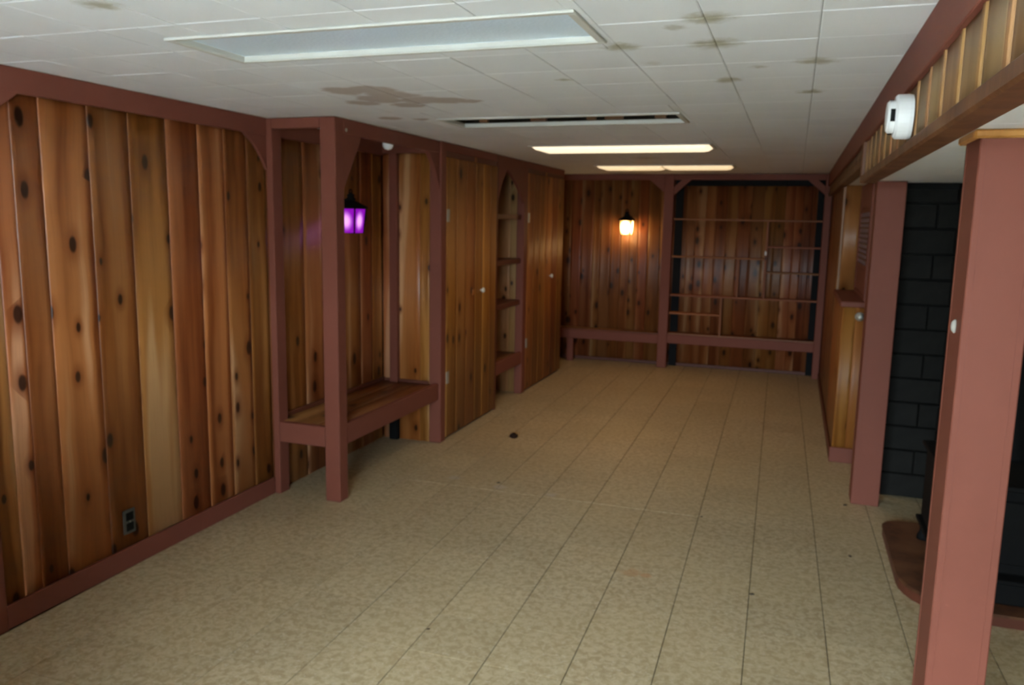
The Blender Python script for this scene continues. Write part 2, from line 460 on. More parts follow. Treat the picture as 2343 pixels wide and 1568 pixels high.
for n, (s, y, x, worn) in enumerate(tiles):
    if s == 0 and n < 300:
        link('tile', short_me if worn else tile_me, 'floor', floor, (x, y + (0.0025 if worn else 0), -0.0015 + rnd.uniform(-0.0001, 0.0001)), (rnd.uniform(-.0002, .0002), rnd.uniform(-.0002, .0002), math.radians(0.968)))
    else:
        bmesh.ops.create_cube(bm_rest, size=1.0, matrix=Matrix.Translation((x, y, -0.0015)) @ Matrix.Rotation(math.radians(0.968), 4, 'Z') @ Matrix.Diagonal((TP - 0.0032, TP - 0.0010, 0.003, 1)))
if len(bm_rest.verts):
    o = link('tile_field', bm_mesh(bm_rest, 'tile_field'), 'floor', floor); o['kind'] = 'stuff'

# ------------------------------------------------------------------ ceiling
ceiling = st(box('ceiling', -2.95, 0.45, FRONT_Y - 0.2, 9.40, H + 0.15, H + 0.25, 'dark_gap', None, 0))
LIGHTS = [(2.10, 2.44), (4.10, 4.44), (5.68, 6.02), (7.70, 8.04)]
LX0, LX1 = -1.86, -0.595
PX, PY = 0.291, 0.3155
def rect_minus(r, holes):
    out = [r]
    for hx0, hx1, hy0, hy1 in holes:
        nxt = []
        for x0, x1, y0, y1 in out:
            if hx1 <= x0 or hx0 >= x1 or hy1 <= y0 or hy0 >= y1:
                nxt.append((x0, x1, y0, y1)); continue
            if hx0 > x0: nxt.append((x0, hx0, y0, y1))
            if hx1 < x1: nxt.append((hx1, x1, y0, y1))
            a, b = max(x0, hx0), min(x1, hx1)
            if hy0 > y0: nxt.append((a, b, y0, hy0))
            if hy1 < y1: nxt.append((a, b, hy1, y1))
        out = nxt
    return out
holes = [(LX0, LX1, a, b) for a, b in LIGHTS]
def ceil_tile_bm(w, l, bm=None, c=(0, 0)):
    """lower face bevelled"""
    own = bm if bm is not None else bmesh.new()
    g, b, t = 0.0008, 0.004, 0.012
    w, l = w - 2 * g, l - 2 * g
    lev = []
    for ww, ll, z in ((w - 2 * b, l - 2 * b, 0.0), (w, l, 0.0015), (w, l, t)):
        lev.append([own.verts.new((c[0] + sx * ww / 2, c[1] + sy * ll / 2, z if bm is None else H + z)) for sx, sy in ((-1, -1), (1, -1), (1, 1), (-1, 1))])
    own.faces.new(lev[0]); own.faces.new(lev[2][::-1])
    for p, q in zip(lev, lev[1:]):
        for i in range(4):
            own.faces.new((p[i], p[(i + 1) % 4], q[(i + 1) % 4], q[i]))
    return own
full_ct = bm_mesh(ceil_tile_bm(PX, PY), 'ceiling_tile')
bm_ct = bmesh.new()
for i in range(-11, 2):
    for j in range(-14, 23):
        x0, y0 = 0.026 + i * PX, 2.58 + j * PY
        x1, y1 = x0 + PX, y0 + PY
        x0c, x1c, y0c, y1c = max(x0, -2.87), min(x1, XR + 0.012), max(y0, FRONT_Y + 0.0), min(y1, 9.30)
        if x1c - x0c < 0.02 or y1c - y0c < 0.02: continue
        seen = y1 > 1.25 and y0 < 7.4 and x0 > -1.02 * y1 - 0.75
        for (a, b, c, d) in rect_minus((x0c, x1c, y0c, y1c), holes):
            if b - a < 0.012 or d - c < 0.012: continue
            if seen:
                whole = abs(b - a - PX) < 1e-6 and abs(d - c - PY) < 1e-6
                me = full_ct if whole else bm_mesh(ceil_tile_bm(b - a, d - c), 'ceiling_tile')
                link('tile', me, 'ceil', ceiling, ((a + b) / 2, (c + d) / 2, H + rnd.uniform(0, 0.0012)), (rnd.uniform(-.0025, .0025), rnd.uniform(-.002, .002), 0))
            else:
                ceil_tile_bm(b - a, d - c, bm_ct, ((a + b) / 2, (c + d) / 2))
o = link('tile_field', bm_mesh(bm_ct, 'tile_field'), 'ceil', ceiling); o['kind'] = 'stuff'

# lower ceilings on the right of the soffit
ceil2 = st(box('ceiling_side', XR + 0.05, XE + 0.1, FRONT_Y - 0.2, 5.30, HR + 0.012, HR + 0.10, 'dark_gap', None, 0))
bm2 = bmesh.new()
for i in range(0, 11):
    for j in range(-14, 10):
        x0, y0 = XR + 0.045 + i * 0.3, 2.30 + j * 0.305
        x1, y1 = min(x0 + 0.3, XE), min(y0 + 0.305, 5.22)
        y0 = max(y0, FRONT_Y)
        if x1 - x0 < 0.02 or y1 - y0 < 0.02: continue
        if x0 < 1.0 and y1 > 1.4:
            link('tile', bm_mesh(ceil_tile_bm(x1 - x0, y1 - y0), 'tile'), 'ceil', ceil2, ((x0 + x1) / 2, (y0 + y1) / 2, HR), (rnd.uniform(-.002, .002), 0, 0))
        else:
            k = len(bm2.verts)
            ceil_tile_bm(x1 - x0, y1 - y0, bm2, ((x0 + x1) / 2, (y0 + y1) / 2))
            bm2.verts.ensure_lookup_table()
            for v in list(bm2.verts)[k:]: v.co.z += HR - H
o = link('tile_field', bm_mesh(bm2, 'tile_field'), 'ceil', ceil2); o['kind'] = 'stuff'
st(box('ceiling_passage', XR + 0.03, 0.75, 5.22, 9.40, HP, HP + 0.1, 'ceil', None, 0))

# ------------------------------------------------------------------ walls
wall_left = st(box('wall_left', -2.98, XL - 0.032, FRONT_Y - 0.2, 9.40, -0.05, H + 0.25, 'dark_gap', None, 0))
PLL = XL - 0.012
cuts = seams(1.66, 2.307, 0.11, 0.17) + [2.433, 2.664, 2.883, 3.112, 3.324, 3.517, 3.70, 3.87]
run_boards(wall_left, 'E', PLL, cuts, 0.0, H - 0.005)
run_boards(wall_left, 'E', PLL, [3.87, 3.978, 4.226, 4.44, 4.66, 4.906, 5.07, 5.215], 0.0, H - 0.005)
run_boards(wall_left, 'E', PLL, seams(6.35, 7.15, 0.12, 0.18), 0.0, H - 0.005, 'niche_pine')
run_boards(wall_left, 'E', PLL, seams(8.42, 9.25, 0.12, 0.18), 0.0, H - 0.005, 'pine_red')
run_boards(wall_left, 'E', PLL, seams(FRONT_Y, 1.55, 0.13, 0.2), 0.0, H - 0.005)
base_l = st(box('baseboard_left', XL - 0.012, XL + 0.003, 1.66, YA, 0.0, 0.098, 'mauve', None, 0.003))
trim1 = st(box('trim_1', XL - 0.014, XL + 0.008, 1.66, YA + 0.02, 2.072, H - 0.001, 'mauve', None, 0.002))
# curved braces where this beam meets its posts
link('brace', bm_mesh(arc_brace(0.20, 0.19, 0.018, 'X', -1, 0.16)), 'mauve', trim1, (XL - 0.003, 3.86, 2.074))
link('brace', bm_mesh(arc_brace(0.215, 0.16, 0.018, 'X', 1, 0.0)), 'mauve', trim1, (XL - 0.003, 2.125, 2.074))
st(box('trim_2', XL - 0.012, XL + 0.012, 2.03, 2.125, 0.0, 2.072, 'mauve', None, 0.003))
trim3 = st(box('trim_3', XL - 0.014, XL + 0.004, YA + 0.02, 5.22, 2.072, H - 0.001, 'mauve', None, 0.002))

# unseen half wall, added to shade the near left corner of the floor
st(box('wall_shade_block', XL - 0.02, -1.50, 0.55, 0.70, 0.0, 1.08, 'pine', None, 0.002))
st(box('shade_block_cap', XL - 0.02, -1.47, 0.52, 0.73, 1.08, 1.115, 'mauve', None, 0.004))
wall_back = st(box('wall_back', -2.98, 0.8, YW + 0.025, 9.42, -0.05, H + 0.25, 'dark_gap', None, 0))
bc = [-2.80, -2.65, -2.507, -2.384, -2.241, -2.157, -2.03, -1.912, -1.81, -1.708, -1.596, -1.456, -1.36, -1.262, -1.16, -1.068, -0.96, -0.853, -0.73, -0.613, -0.47, -0.337, -0.22, -0.12, -0.02, 0.067, 0.15, 0.213, 0.34]
run_boards(wall_back, 'S', YW, bc, 0.0, H - 0.005, 'pine_red')
st(box('baseboard_back', -2.80, 0.33, YW - 0.014, YW - 0.001, 0.0, 0.035, 'red_brown', None, 0.002))

# wall behind the camera with an unseen window, added as the source of daylight
wf = bmesh.new()
X0, X1 = -2.98, XE + 0.1
for (a, b, c, d) in rect_minus((X0, X1, -0.05, H + 0.25), [(DOOR[0], DOOR[1], DOOR[2], DOOR[3])]):
    box_bm(b - a, 0.2, d - c, 0, ((a + b) / 2, FRONT_Y - 0.1, (c + d) / 2), wf)
st(link('wall_front', bm_mesh(wf), 'plaster'))
door = st(link('window_1', None, None, None, ((DOOR[0] + DOOR[1]) / 2, FRONT_Y - 0.1, DOOR[2])))
dm = (DOOR[0] + DOOR[1]) / 2
for a, b in ((DOOR[0], dm), (dm, DOOR[1])):
    for x0, x1, z0, z1 in ((a, a + 0.05, DOOR[2], DOOR[3]), (b - 0.05, b, DOOR[2], DOOR[3]), (a + 0.05, b - 0.05, DOOR[2], DOOR[2] + 0.06), (a + 0.05, b - 0.05, DOOR[3] - 0.05, DOOR[3])):
        box('window_frame', x0, x1, FRONT_Y - 0.085, FRONT_Y - 0.045, z0, z1, 'alu', door, 0.003)
    box('pane', a + 0.05, b - 0.05, FRONT_Y - 0.068, FRONT_Y - 0.062, DOOR[2] + 0.06, DOOR[3] - 0.05, 'glass', door, 0)
bounce_patio = st(box('floor_bounce', -9.0, 11.0, -14.0, FRONT_Y - 0.22, -0.14, -0.04, 'bounce_patio', None, 0))  # unseen ground, added to bounce sunlight up onto the ceiling
sky_blocker = st(box('wall_sky_block', -9.0, 11.0, -7.4, -7.0, -0.1, 1.45, 'sky_block', None, 0))  # unseen barrier, added to cut low sky light deep in the room
# far right wall of the side room
wr = st(box('wall_far_right', XE, XE + 0.1, FRONT_Y - 0.2, 5.4, -0.05, HR + 0.2, 'pine', None, 0))

# ------------------------------------------------------------------ soffit over the opening on the right
soff = st(box('wall_soffit', XR + 0.02, XR + 0.15, FRONT_Y, 9.30, 1.955, H + 0.16, 'dark_gap', None, 0))
st(box('trim_4', XR - 0.012, XR + 0.022, FRONT_Y, 9.30, 2.035, H - 0.001, 'mauve', None, 0.003))
st(box('trim_5', XR - 0.016, XR + 0.055, FRONT_Y, 4.30, 1.838, 1.876, 'trim_pine', None, 0.006))
st(box('trim_6', XR + 0.022, XR + 0.06, FRONT_Y, 4.30, 1.876, 1.957, 'trim_pine', None, 0))
st(box('trim_7', XR - 0.004, XR + 0.06, 4.30, 9.05, 1.935, 1.972, 'trim_pine', None, 0.004))
st(box('trim_8', XR - 0.016, XR + 0.05, 4.30, 4.36, 1.84, 2.036, 'trim_pine', None, 0.003))
y = 1.515 - 5 * 0.212
while y < 4.28:
    b = min(y + 0.212, 4.30)
    board(soff, 'W', XR + 0.004, y + 0.018, b - 0.018, 1.876, 2.036, 'pale_pine', t=0.016, cup=0.0)
    board(soff, 'W', XR + 0.0, y - 0.017, y + 0.017, 1.876, 2.036, 'lit_edge', t=0.020, cup=-0.001, name='lit_edge')  # bevelled board edges catching the window, drawn as paler strips
    y += 0.212
run_boards(soff, 'W', XR + 0.004, seams(4.36, 9.05, 0.13, 0.17), 1.972, 2.036, 'trim_pine', t=0.016)

# ------------------------------------------------------------------ partition on the right: half wall with ledge, full wall behind it
PX0, YH, Y2 = 0.337, 5.87, 6.95
wall_right = st(box('wall_right', PX0 + 0.02, 0.62, YH + 0.022, Y2 + 0.3, -0.02, 1.088, 'dark_gap', None, 0))
run_boards(wall_right, 'S', YH, [PX0, 0.42, 0.56, 0.66], 0.0, 1.088, 'door_pine', cup=0.001)
run_boards(wall_right, 'W', PX0, [YH + 0.019] + seams(YH + 0.15, Y2, 0.12, 0.16), 0.0, 1.088, 'door_pine', cup=0.001)
wall_pass = st(box('wall_passage', PX0 + 0.02, 0.80, Y2 + 0.022, 9.30, -0.02, HP, 'dark_gap', None, 0))
run_boards(wall_pass, 'W', PX0, seams(Y2 + 0.0, 9.05, 0.12, 0.16), 0.0, 1.936, 'pine_red', cup=0.001)
run_boards(wall_pass, 'S', Y2, [PX0 + 0.019, 0.475, 0.62], 1.126, HP, 'pine')
st(box('wall_leak_block', 0.72, 0.82, 5.30, 9.40, -0.02, HP + 0.1, 'dark_gap', None, 0))  # unseen wall, added to keep outside light off the half wall
st(box('trim_9', PX0 - 0.018, 0.63, YH - 0.028, Y2, 1.088, 1.126, 'mauve', None, 0.006))
st(box('baseboard_right', PX0 - 0.014, PX0 - 0.001, YH - 0.016, 9.03, 0.0, 0.075, 'red_brown', None, 0.003))
st(box('baseboard_half_wall', PX0 - 0.014, 0.60, YH - 0.018, YH - 0.001, 0.0, 0.105, 'mauve', None, 0.003))

# screen standing on the ledge
SX = 0.475
scr = thing('lattice_screen', 'dusty rose lattice screen standing on the ledge of the half wall', 'screen', (SX, 6.35, 1.126))
y0s, y1s = 5.90, 6.86
for (a, b) in ((y0s, y0s + 0.06), (y1s - 0.06, y1s)):
    box('upright', SX - 0.012, SX + 0.012, a, b, 1.126, 1.94, 'mauve', scr)
box('rail', SX - 0.011, SX + 0.011, y0s + 0.06, y1s - 0.06, 1.126, 1.16, 'mauve', scr)
box('rail', SX - 0.011, SX + 0.011, y0s + 0.06, y1s - 0.06, 1.33, 1.36, 'mauve', scr)
box('rail', SX - 0.011, SX + 0.011, y0s + 0.06, y1s - 0.06, 1.73, 1.76, 'mauve', scr)
n = 7
for i in range(n):
    w = (y1s - y0s - 0.12) / n
    a = y0s + 0.06 + i * w
    box('slat', SX - 0.007, SX + 0.007, a + 0.004, a + w - 0.004, 1.16, 1.33, 'mauve', scr, 0.002)
    box('slat', SX - 0.007, SX + 0.007, a + 0.004, a + w - 0.004, 1.76, 1.94, 'mauve', scr, 0.002)
for i in range(1, 10):
    z = 1.36 + i * 0.037
    box('lattice_bar', SX - 0.006, SX + 0.004, y0s + 0.06, y1s - 0.06, z - 0.006, z + 0.006, 'red_brown', scr, 0)
for i in range(1, 13):
    a = y0s + 0.06 + i * (y1s - y0s - 0.12) / 13
    box('lattice_bar', SX - 0.004, SX + 0.006, a - 0.006, a + 0.006, 1.36, 1.73, 'red_brown', scr, 0)
box('backing_panel', SX + 0.012, SX + 0.018, y0s, y1s, 1.126, 1.94, 'red_brown', scr, 0)

kn = thing('door_knob', 'round steel knob on the front of the half wall', 'knob', (0.447, YH, 1.026))
link('rose', bm_mesh(lathe([(0.030, 0), (0.030, 0.006), (0.012, 0.010)], 20, 'Y'), smooth=True), 'dull_metal', kn, (0.447, YH, 1.026))
link('grip', bm_mesh(lathe([(0.010, 0.006), (0.011, 0.025), (0.020, 0.034), (0.023, 0.045), (0.017, 0.055), (0.004, 0.058)], 20, 'Y'), smooth=True), 'dull_metal', kn, (0.447, YH, 1.026))

# ------------------------------------------------------------------ dark masonry beside the stove
def masonry(par, face, plane, a0, a1, z0, z1, ch=0.1475, cl=0.36):
    row, z = 0, z0
    while z < z1 - 0.02:
        zt = min(z + ch, z1)
        a = a0 - (0.5 * cl if row % 2 else 0.0)
        while a < a1:
            p, q = max(a, a0), min(a + cl, a1)
            if q - p > 0.03:
                d = rnd.uniform(-0.004, 0.004)
                me = bm_mesh(box_bm(q - p - 0.006, 0.05, zt - z - 0.008, 0.005), 'block')
                c = (p + q) / 2
                loc = (c, plane + 0.025 + d, (z + zt) / 2) if face == 'S' else (plane + 0.025 + d, c, (z + zt) / 2)
                link('block', me, 'block', par, loc, (0, 0, ROT[face]))
            a += cl
        z = zt; row += 1
wd = st(box('wall_masonry', 0.585, XE, 5.26, 5.42, -0.02, HP + 0.05, 'mortar', None, 0))
masonry(wd, 'S', 5.22, 0.585, 0.90, 0.0, HR - 0.03)
masonry(wd, 'S', 5.22, 2.10, XE, 0.0, HR - 0.03)
wc = st(box('wall_chimney', 0.90, 2.10, 4.99, 5.26, 0.0, HR, 'mortar', None, 0))
masonry(wc, 'S', 4.95, 0.86, 2.10, 0.0, HR - 0.03)
masonry(wc, 'W', 0.86, 5.0, 5.21, 0.0, HR - 0.03)
st(box('black_band', 0.585, 0.86, 5.19, 5.225, HR - 0.04, HR, 'black_board', None, 0.003))  # black band along the top of the masonry

# ------------------------------------------------------------------ columns
def column(x0, x1, y0, y1, label, cap):
    t = thing('support_column', label, 'column', ((x0 + x1) / 2, (y0 + y1) / 2, 0))
    b = 0.019
    box('front_board', x0, x1, y0, y0 + b, 0, HR - 0.002, 'mauve', t, 0.003)
    box('rear_board', x0, x1, y1 - b, y1, 0, HR - 0.002, 'mauve', t, 0.003)
    box('side_board', x0 + 0.001, x0 + b, y0 + b, y1 - b, 0, HR - 0.002, 'mauve', t, 0.001)
    box('side_board', x1 - b, x1 - 0.001, y0 + b, y1 - b, 0, HR - 0.002, 'mauve', t, 0.001)
    box('corner_bead', x0 + 0.017, x0 + 0.020, y0 - 0.0015, y0 + 0.001, 0, HR - 0.035, 'mauve', t, 0)
    box('corner_bead', x1 - 0.020, x1 - 0.017, y0 - 0.0015, y0 + 0.001, 0, HR - 0.035, 'mauve', t, 0)
    if cap:
        for (a, b_, c, d) in ((x0 - 0.018, x1 + 0.018, y0 - 0.018, y0), (x0 - 0.018, x1 + 0.018, y1, y1 + 0.018), (x0 - 0.018, x0, y0, y1), (x1, x1 + 0.018, y0, y1)):
            box('cap_moulding', a, b_, c, d, HR - 0.023, HR - 0.001, 'cap_pine', t, 0.005)
    return t
column(0.438, 0.590, 2.42, 2.612, 'dusty rose boxed column with a wooden moulding round its top', True)
column(0.414, 0.566, 4.98, 5.14, 'dusty rose boxed rear column between the half wall and the charcoal masonry', False)
wk = bm_mesh(lathe([(0.009, 0), (0.0095, 0.004), (0.006, 0.010), (0.002, 0.012)], 16, 'X'), smooth=True)
wk.transform(Matrix.Scale(2.1, 4, (0, 0, 1)))
o = link('wall_button', wk, 'grey_button', None, (0.438, 2.50, 1.360))
tag(o, 'small white oval button on the side of the capped column', 'button')

# ------------------------------------------------------------------ hearth and stove
def rounded_slab(x0, x1, y0, y1, r, z0, z1):
    pts = []
    for cx, cy, a0, rr in ((x0 + r[0], y0 + r[0], 180, r[0]), (x1 - r[1], y0 + r[1], 270, r[1]), (x1 - r[2], y1 - r[2], 0, r[2]), (x0 + r[3], y1 - r[3], 90, r[3])):
        for k in range(9):
            a = math.radians(a0 + 90 * k / 8)
            pts.append((cx + rr * math.cos(a), cy + rr * math.sin(a)))
    bm = bmesh.new()
    lo = [bm.verts.new((x, y, z0)) for x, y in pts]; hi = [bm.verts.new((x, y, z1)) for x, y in pts]
    bm.faces.new(lo[::-1]); top = bm.faces.new(hi)
    n = len(pts)
    for i in range(n): bm.faces.new((lo[i], lo[(i + 1) % n], hi[(i + 1) % n], hi[i]))
    bmesh.ops.bevel(bm, geom=list(top.edges), offset=0.004, segments=2, affect='EDGES')
    return bm
HX0, HX1, HY0, HY1 = 0.540, 1.85, 3.60, 4.62
hearth = thing('hearth', 'brown raised hearth pad with rounded corners under the black stove', 'hearth', ((HX0 + HX1) / 2, (HY0 + HY1) / 2, 0))
link('pad', bm_mesh(rounded_slab(HX0, HX1, HY0, HY1, (0.30, 0.30, 0.12, 0.10), 0.043, 0.055)), 'hearth', hearth)
link('plinth', bm_mesh(rounded_slab(HX0 + 0.004, HX1 - 0.004, HY0 + 0.004, HY1 - 0.004, (0.296, 0.296, 0.116, 0.096), 0.0, 0.043)), 'red_brown', hearth)
SXa, SXb, SYa, SYb = 0.68, 1.34, 3.72, 4.42
stove = thing('wood_stove', 'black iron wood stove standing on the brown hearth', 'stove', ((SXa + SXb) / 2, (SYa + SYb) / 2, 0.055))
bodyb = box_bm(SXb - SXa - 0.04, SYb - SYa - 0.04, 0.37, 0.008)
body = link('body', bm_mesh(bodyb), 'black', stove, ((SXa + SXb) / 2, (SYa + SYb) / 2, 0.055 + 0.12 + 0.185))
box('top_plate', SXa, SXb, SYa, SYb, 0.545, 0.567, 'black', stove, 0.004)
box('bottom_plate', SXa, SXb, SYa - 0.05, SYb, 0.157, 0.175, 'black', stove, 0.004)
for a in (SXa + 0.01, SXb - 0.06):
    for b in (SYa, SYb - 0.06):
        me = bm_mesh(lathe([(0.032, 0), (0.030, 0.02), (0.018, 0.045), (0.024, 0.102)], 12), smooth=True)
        link('leg', me, 'black', stove, (a + 0.03, b + 0.03, 0.055))
sd = box('door', SXa + 0.14, SXb - 0.14, SYa + 0.004, SYa + 0.022, 0.225, 0.500, 'black', stove, 0.006)
link('handle', bm_mesh(lathe([(0.008, 0), (0.010, 0.03), (0.010, 0.09), (0.006, 0.10)], 12, 'X'), smooth=True), 'metal', sd, (SXa + 0.22, SYa - 0.01, 0.38))
for b in (0.26, 0.47):
    box('hinge', SXb - 0.15, SXb - 0.10, SYa - 0.002, SYa + 0.02, b, b + 0.04, 'black', sd, 0.003)
box('ash_pan', SXa + 0.02, SXb - 0.02, SYa - 0.03, SYa + 0.02, 0.062, 0.155, 'black', stove, 0.004)
px, py = 1.01, 4.22
link('flue_pipe', bm_mesh(lathe([(0.085, 0), (0.085, 0.03), (0.076, 0.035), (0.076, HR - 0.567)], 24), smooth=True), 'black', stove, (px, py, 0.567))
link('flue_collar', bm_mesh(lathe([(0.12, 0), (0.12, 0.008), (0.08, 0.014)], 24)), 'black', stove, (px, py, HR - 0.016))

# ------------------------------------------------------------------ bench alcove on the left
PW = 0.096
al = thing('built_in_bench', 'dusty rose framed alcove bench with open front built against the pine wall', 'bench', ((XL + XA) / 2, 4.5, 0))
YE = 5.22
box('wall_post', XL + 0.001, XL + 0.040, YA, YA + 0.09, 0, H - 0.002, 'mauve', al)
box('corner_post', XA - PW - 0.013, XA - 0.013, YA, YA + 0.09, 0, H - 0.002, 'mauve', al, 0.004)
box('corner_post', XA - 0.092, XA, YE, YE + 0.085, 0, H - 0.002, 'mauve', al, 0.004)
box('header', XL + 0.04, XA - PW - 0.013, YA, YA + 0.04, 2.108, H - 0.002, 'mauve', al)
box('header', XA - 0.052, XA - 0.012, YA + 0.09, YE, 2.085, H - 0.002, 'mauve', al)
box('seat_rail', XL + 0.04, XA - PW - 0.013, YA + 0.005, YA + 0.043, 0.318, 0.437, 'mauve', al)
box('seat_rail', XA - 0.054, XA - 0.016, YA + 0.09, YE, 0.326, 0.445, 'mauve', al)
bx0, bx1 = XL - 0.008, XA - 0.054
for i in range(3):
    w = (bx1 - bx0) / 3
    hplank(al, bx0 + i * w, bx0 + (i + 1) * w, YA + 0.043, YE - 0.002, 0.436, 'seat_pine', 'Y')
box('seat_back_trim', XL - 0.011, XL + 0.006, YA + 0.09, YE - 0.001, 0.436, 0.462, 'red_brown', al, 0.002)
box('seat_back_trim', XL + 0.006, XA - 0.095, YE - 0.014, YE - 0.001, 0.436, 0.458, 'red_brown', al, 0.002)
rp = box('rear_post', -2.752, -2.690, YE - 0.045, YE - 0.002, 0.436, 2.085, 'mauve', al)
box('foot_block', -2.760, -2.690, YE - 0.045, YE - 0.002, 0.0, 0.416, 'black', al)
box('soffit_rail', XL + 0.004, XA - 0.092, YE - 0.02, YE - 0.001, 2.085, H - 0.002, 'mauve', al)
link('brace', bm_mesh(poly_prism([(0, 0), (0.20, 0), (0, -0.30)], 0.03, 'X')), 'mauve', al, (XA - 0.030, YA + 0.09, 2.086))
link('brace', bm_mesh(arc_brace(0.19, 0.25, 0.03, 'X', -1, 0.16)), 'mauve', al, (XA - 0.030, YE, 2.086))
link('peg', bm_mesh(lathe([(0.010, 0), (0.010, 0.004)], 12, 'X')), 'dull_metal', al, (XA - 0.010, YA + 0.115, 2.105))
# end panel between bench alcove and closet
for a, b in ((XL - 0.01, -2.727), (-2.727, -2.528), (-2.528, XA - 0.093)):
    board(al, 'S', YE + 0.001, a, b, 0.0, 2.084, 'pine', t=0.02, name='end_board')
bulb = thing('light_bulb', 'small white unlit bulb under the header of the alcove bench', 'bulb', (-2.45, 4.603, 2.088))
link('globe', bm_mesh(lathe([(0.004, -0.036), (0.022, -0.030), (0.034, -0.012), (0.036, 0.004), (0.028, 0.022), (0.016, 0.034)], 20), smooth=True), 'white', bulb, (-2.45, 4.603, 2.088))
link('socket', bm_mesh(lathe([(0.020, 0.032), (0.026, 0.036), (0.030, 0.079)], 20)), 'black', bulb, (-2.45, 4.603, 2.088))

# ------------------------------------------------------------------ closets and the niche between them
def closet(y0, y1, ym, label, knob_y, plate_y, hinge_ys):
    t = thing('closet', label, 'closet', ((XL + XA) / 2, (y0 + y1) / 2, 0))
    box('carcass', XL - 0.008, XA - 0.024, y0 + 0.002, y1 - 0.002, 0.0, H - 0.004, 'red_brown', t, 0)
    box('header', XA - 0.024, XA - 0.002, y0, y1, 2.105, H - 0.002, 'mauve', t, 0.002)
    box('door_head', XA - 0.024, XA - 0.006, y0, ym - 0.02, 2.066, 2.105, 'red_brown', t, 0.002)
    box('door_head', XA - 0.024, XA - 0.006, ym + 0.02, y1, 2.066, 2.105, 'red_brown', t, 0.002)
    box('centre_strip', XA - 0.024, XA - 0.003, ym - 0.02, ym + 0.02, 2.066, 2.105, 'door_pine', t, 0.002)
    for k, (a, b) in enumerate(((y0 + 0.004, ym - 0.002), (ym + 0.002, y1 - 0.004))):
        d = box('door', XA - 0.023, XA - 0.016, a, b, 0.022, 2.064, 'door_pine', t, 0)
        n = 3
        w = (b - a) / n
        for i in range(n):
            board(d, 'E', XA, a + i * w, a + (i + 1) * w, 0.022, 2.064, 'door_pine', t=0.015, cup=rnd.uniform(-0.001, 0.002), gap=0.003)
        hy = hinge_ys[k]
        if hy is not None:
            for z in (1.655, 0.47):
                box('hinge', XA + 0.0005, XA + 0.005, hy - 0.022, hy + 0.022, z - 0.045, z + 0.045, 'dull_metal', d, 0.001)
        if k == 1:
            link('knob', bm_mesh(lathe([(0.008, 0), (0.008, 0.012), (0.020, 0.020), (0.022, 0.030), (0.014, 0.038), (0.002, 0.040)], 16, 'X').copy(), smooth=True), 'knob_glass', d, (XA + 0.0, knob_y, 1.072), (0, 0, math.pi))
        elif plate_y:
            box('latch_plate', XA + 0.0005, XA + 0.004, plate_y - 0.035, plate_y + 0.012, 1.045, 1.085, 'cap_pine', d, 0.001)
    return t
closet(5.306, 6.345, 5.871, 'tall pine double door closet between the alcove bench and the arched bookcase', 5.981, 5.84, (5.335, None))
closet(7.165, 8.395, 7.745, 'tall pine double door closet next to the back wall bench', 7.912, None, (7.19, None))

NY0, NY1 = 6.345, 7.165
ni = thing('bookcase', 'narrow arched bookcase niche between the two pine closets', 'bookcase', ((XL + XA) / 2, (NY0 + NY1) / 2, 0))
box('post', XA - 0.075, XA, NY1 - 0.10, NY1 - 0.003, 0, H - 0.003, 'mauve', ni, 0.004)
box('edge_strip', XA - 0.06, XA - 0.002, NY0 + 0.002, NY0 + 0.03, 0, H - 0.003, 'red_brown', ni, 0.003)
box('header', XA - 0.035, XA - 0.001, NY0 + 0.03, NY1 - 0.10, 2.055, H - 0.003, 'mauve', ni)
link('arch_bracket', bm_mesh(arc_brace(0.215, 0.27, 0.03, 'X', 1, 0.14)), 'mauve', ni, (XA - 0.017, NY0 + 0.03, 2.056))
link('arch_bracket', bm_mesh(arc_brace(0.46, 0.27, 0.03, 'X', -1, 0.14)), 'mauve', ni, (XA - 0.017, NY1 - 0.10, 2.056))
for z in (1.682, 1.283, 0.898):
    box('shelf', XL - 0.006, XA - 0.03, NY0 + 0.03, NY1 - 0.10, z - 0.045, z, 'red_brown', ni, 0.003)
box('seat_rail', XA - 0.04, XA - 0.003, NY0 + 0.03, NY1 - 0.10, 0.295, 0.405, 'mauve', ni)
for i in range(3):
    w = (XA - 0.04 - XL + 0.006) / 3
    hplank(ni, XL - 0.006 + i * w, XL - 0.006 + (i + 1) * w, NY0 + 0.03, NY1 - 0.10, 0.395, 'seat_pine', 'Y')
for a, b in ((XL - 0.008, -2.66), (-2.66, -2.52), (-2.52, XA - 0.076)):
    board(ni, 'S', NY1 - 0.04, a, b, 0.0, H - 0.004, 'niche_pine', t=0.02, name='end_board')

# ------------------------------------------------------------------ bench and shelves on the back wall
bb = thing('wall_bench', 'low dusty rose bench along the back wall under the warm lantern', 'bench', (-1.95, 9.15, 0))
BXL, BXM0, BXM1, BXR0, BXR1 = -2.80, -1.400, -1.295, 0.262, 0.332
box('leg', -2.470, -2.392, YB, YB + 0.05, 0, 0.27, 'mauve', bb)
box('rail', BXL, BXM0, YB, YB + 0.035, 0.272, 0.372, 'mauve', bb)
for i in range(2):
    hplank(bb, BXL, BXM0, YB + 0.035 + i * 0.08, YB + 0.115 + i * 0.08, 0.384, 'pine_red', 'X')
box('header', BXL, BXM0, YB, YB + 0.035, 2.100, H - 0.003, 'mauve', bb)
link('brace', bm_mesh(arc_brace(0.165, 0.14, 0.03, 'Y', -1, 0.0)), 'mauve', bb, (BXM0, YB + 0.016, 2.101))

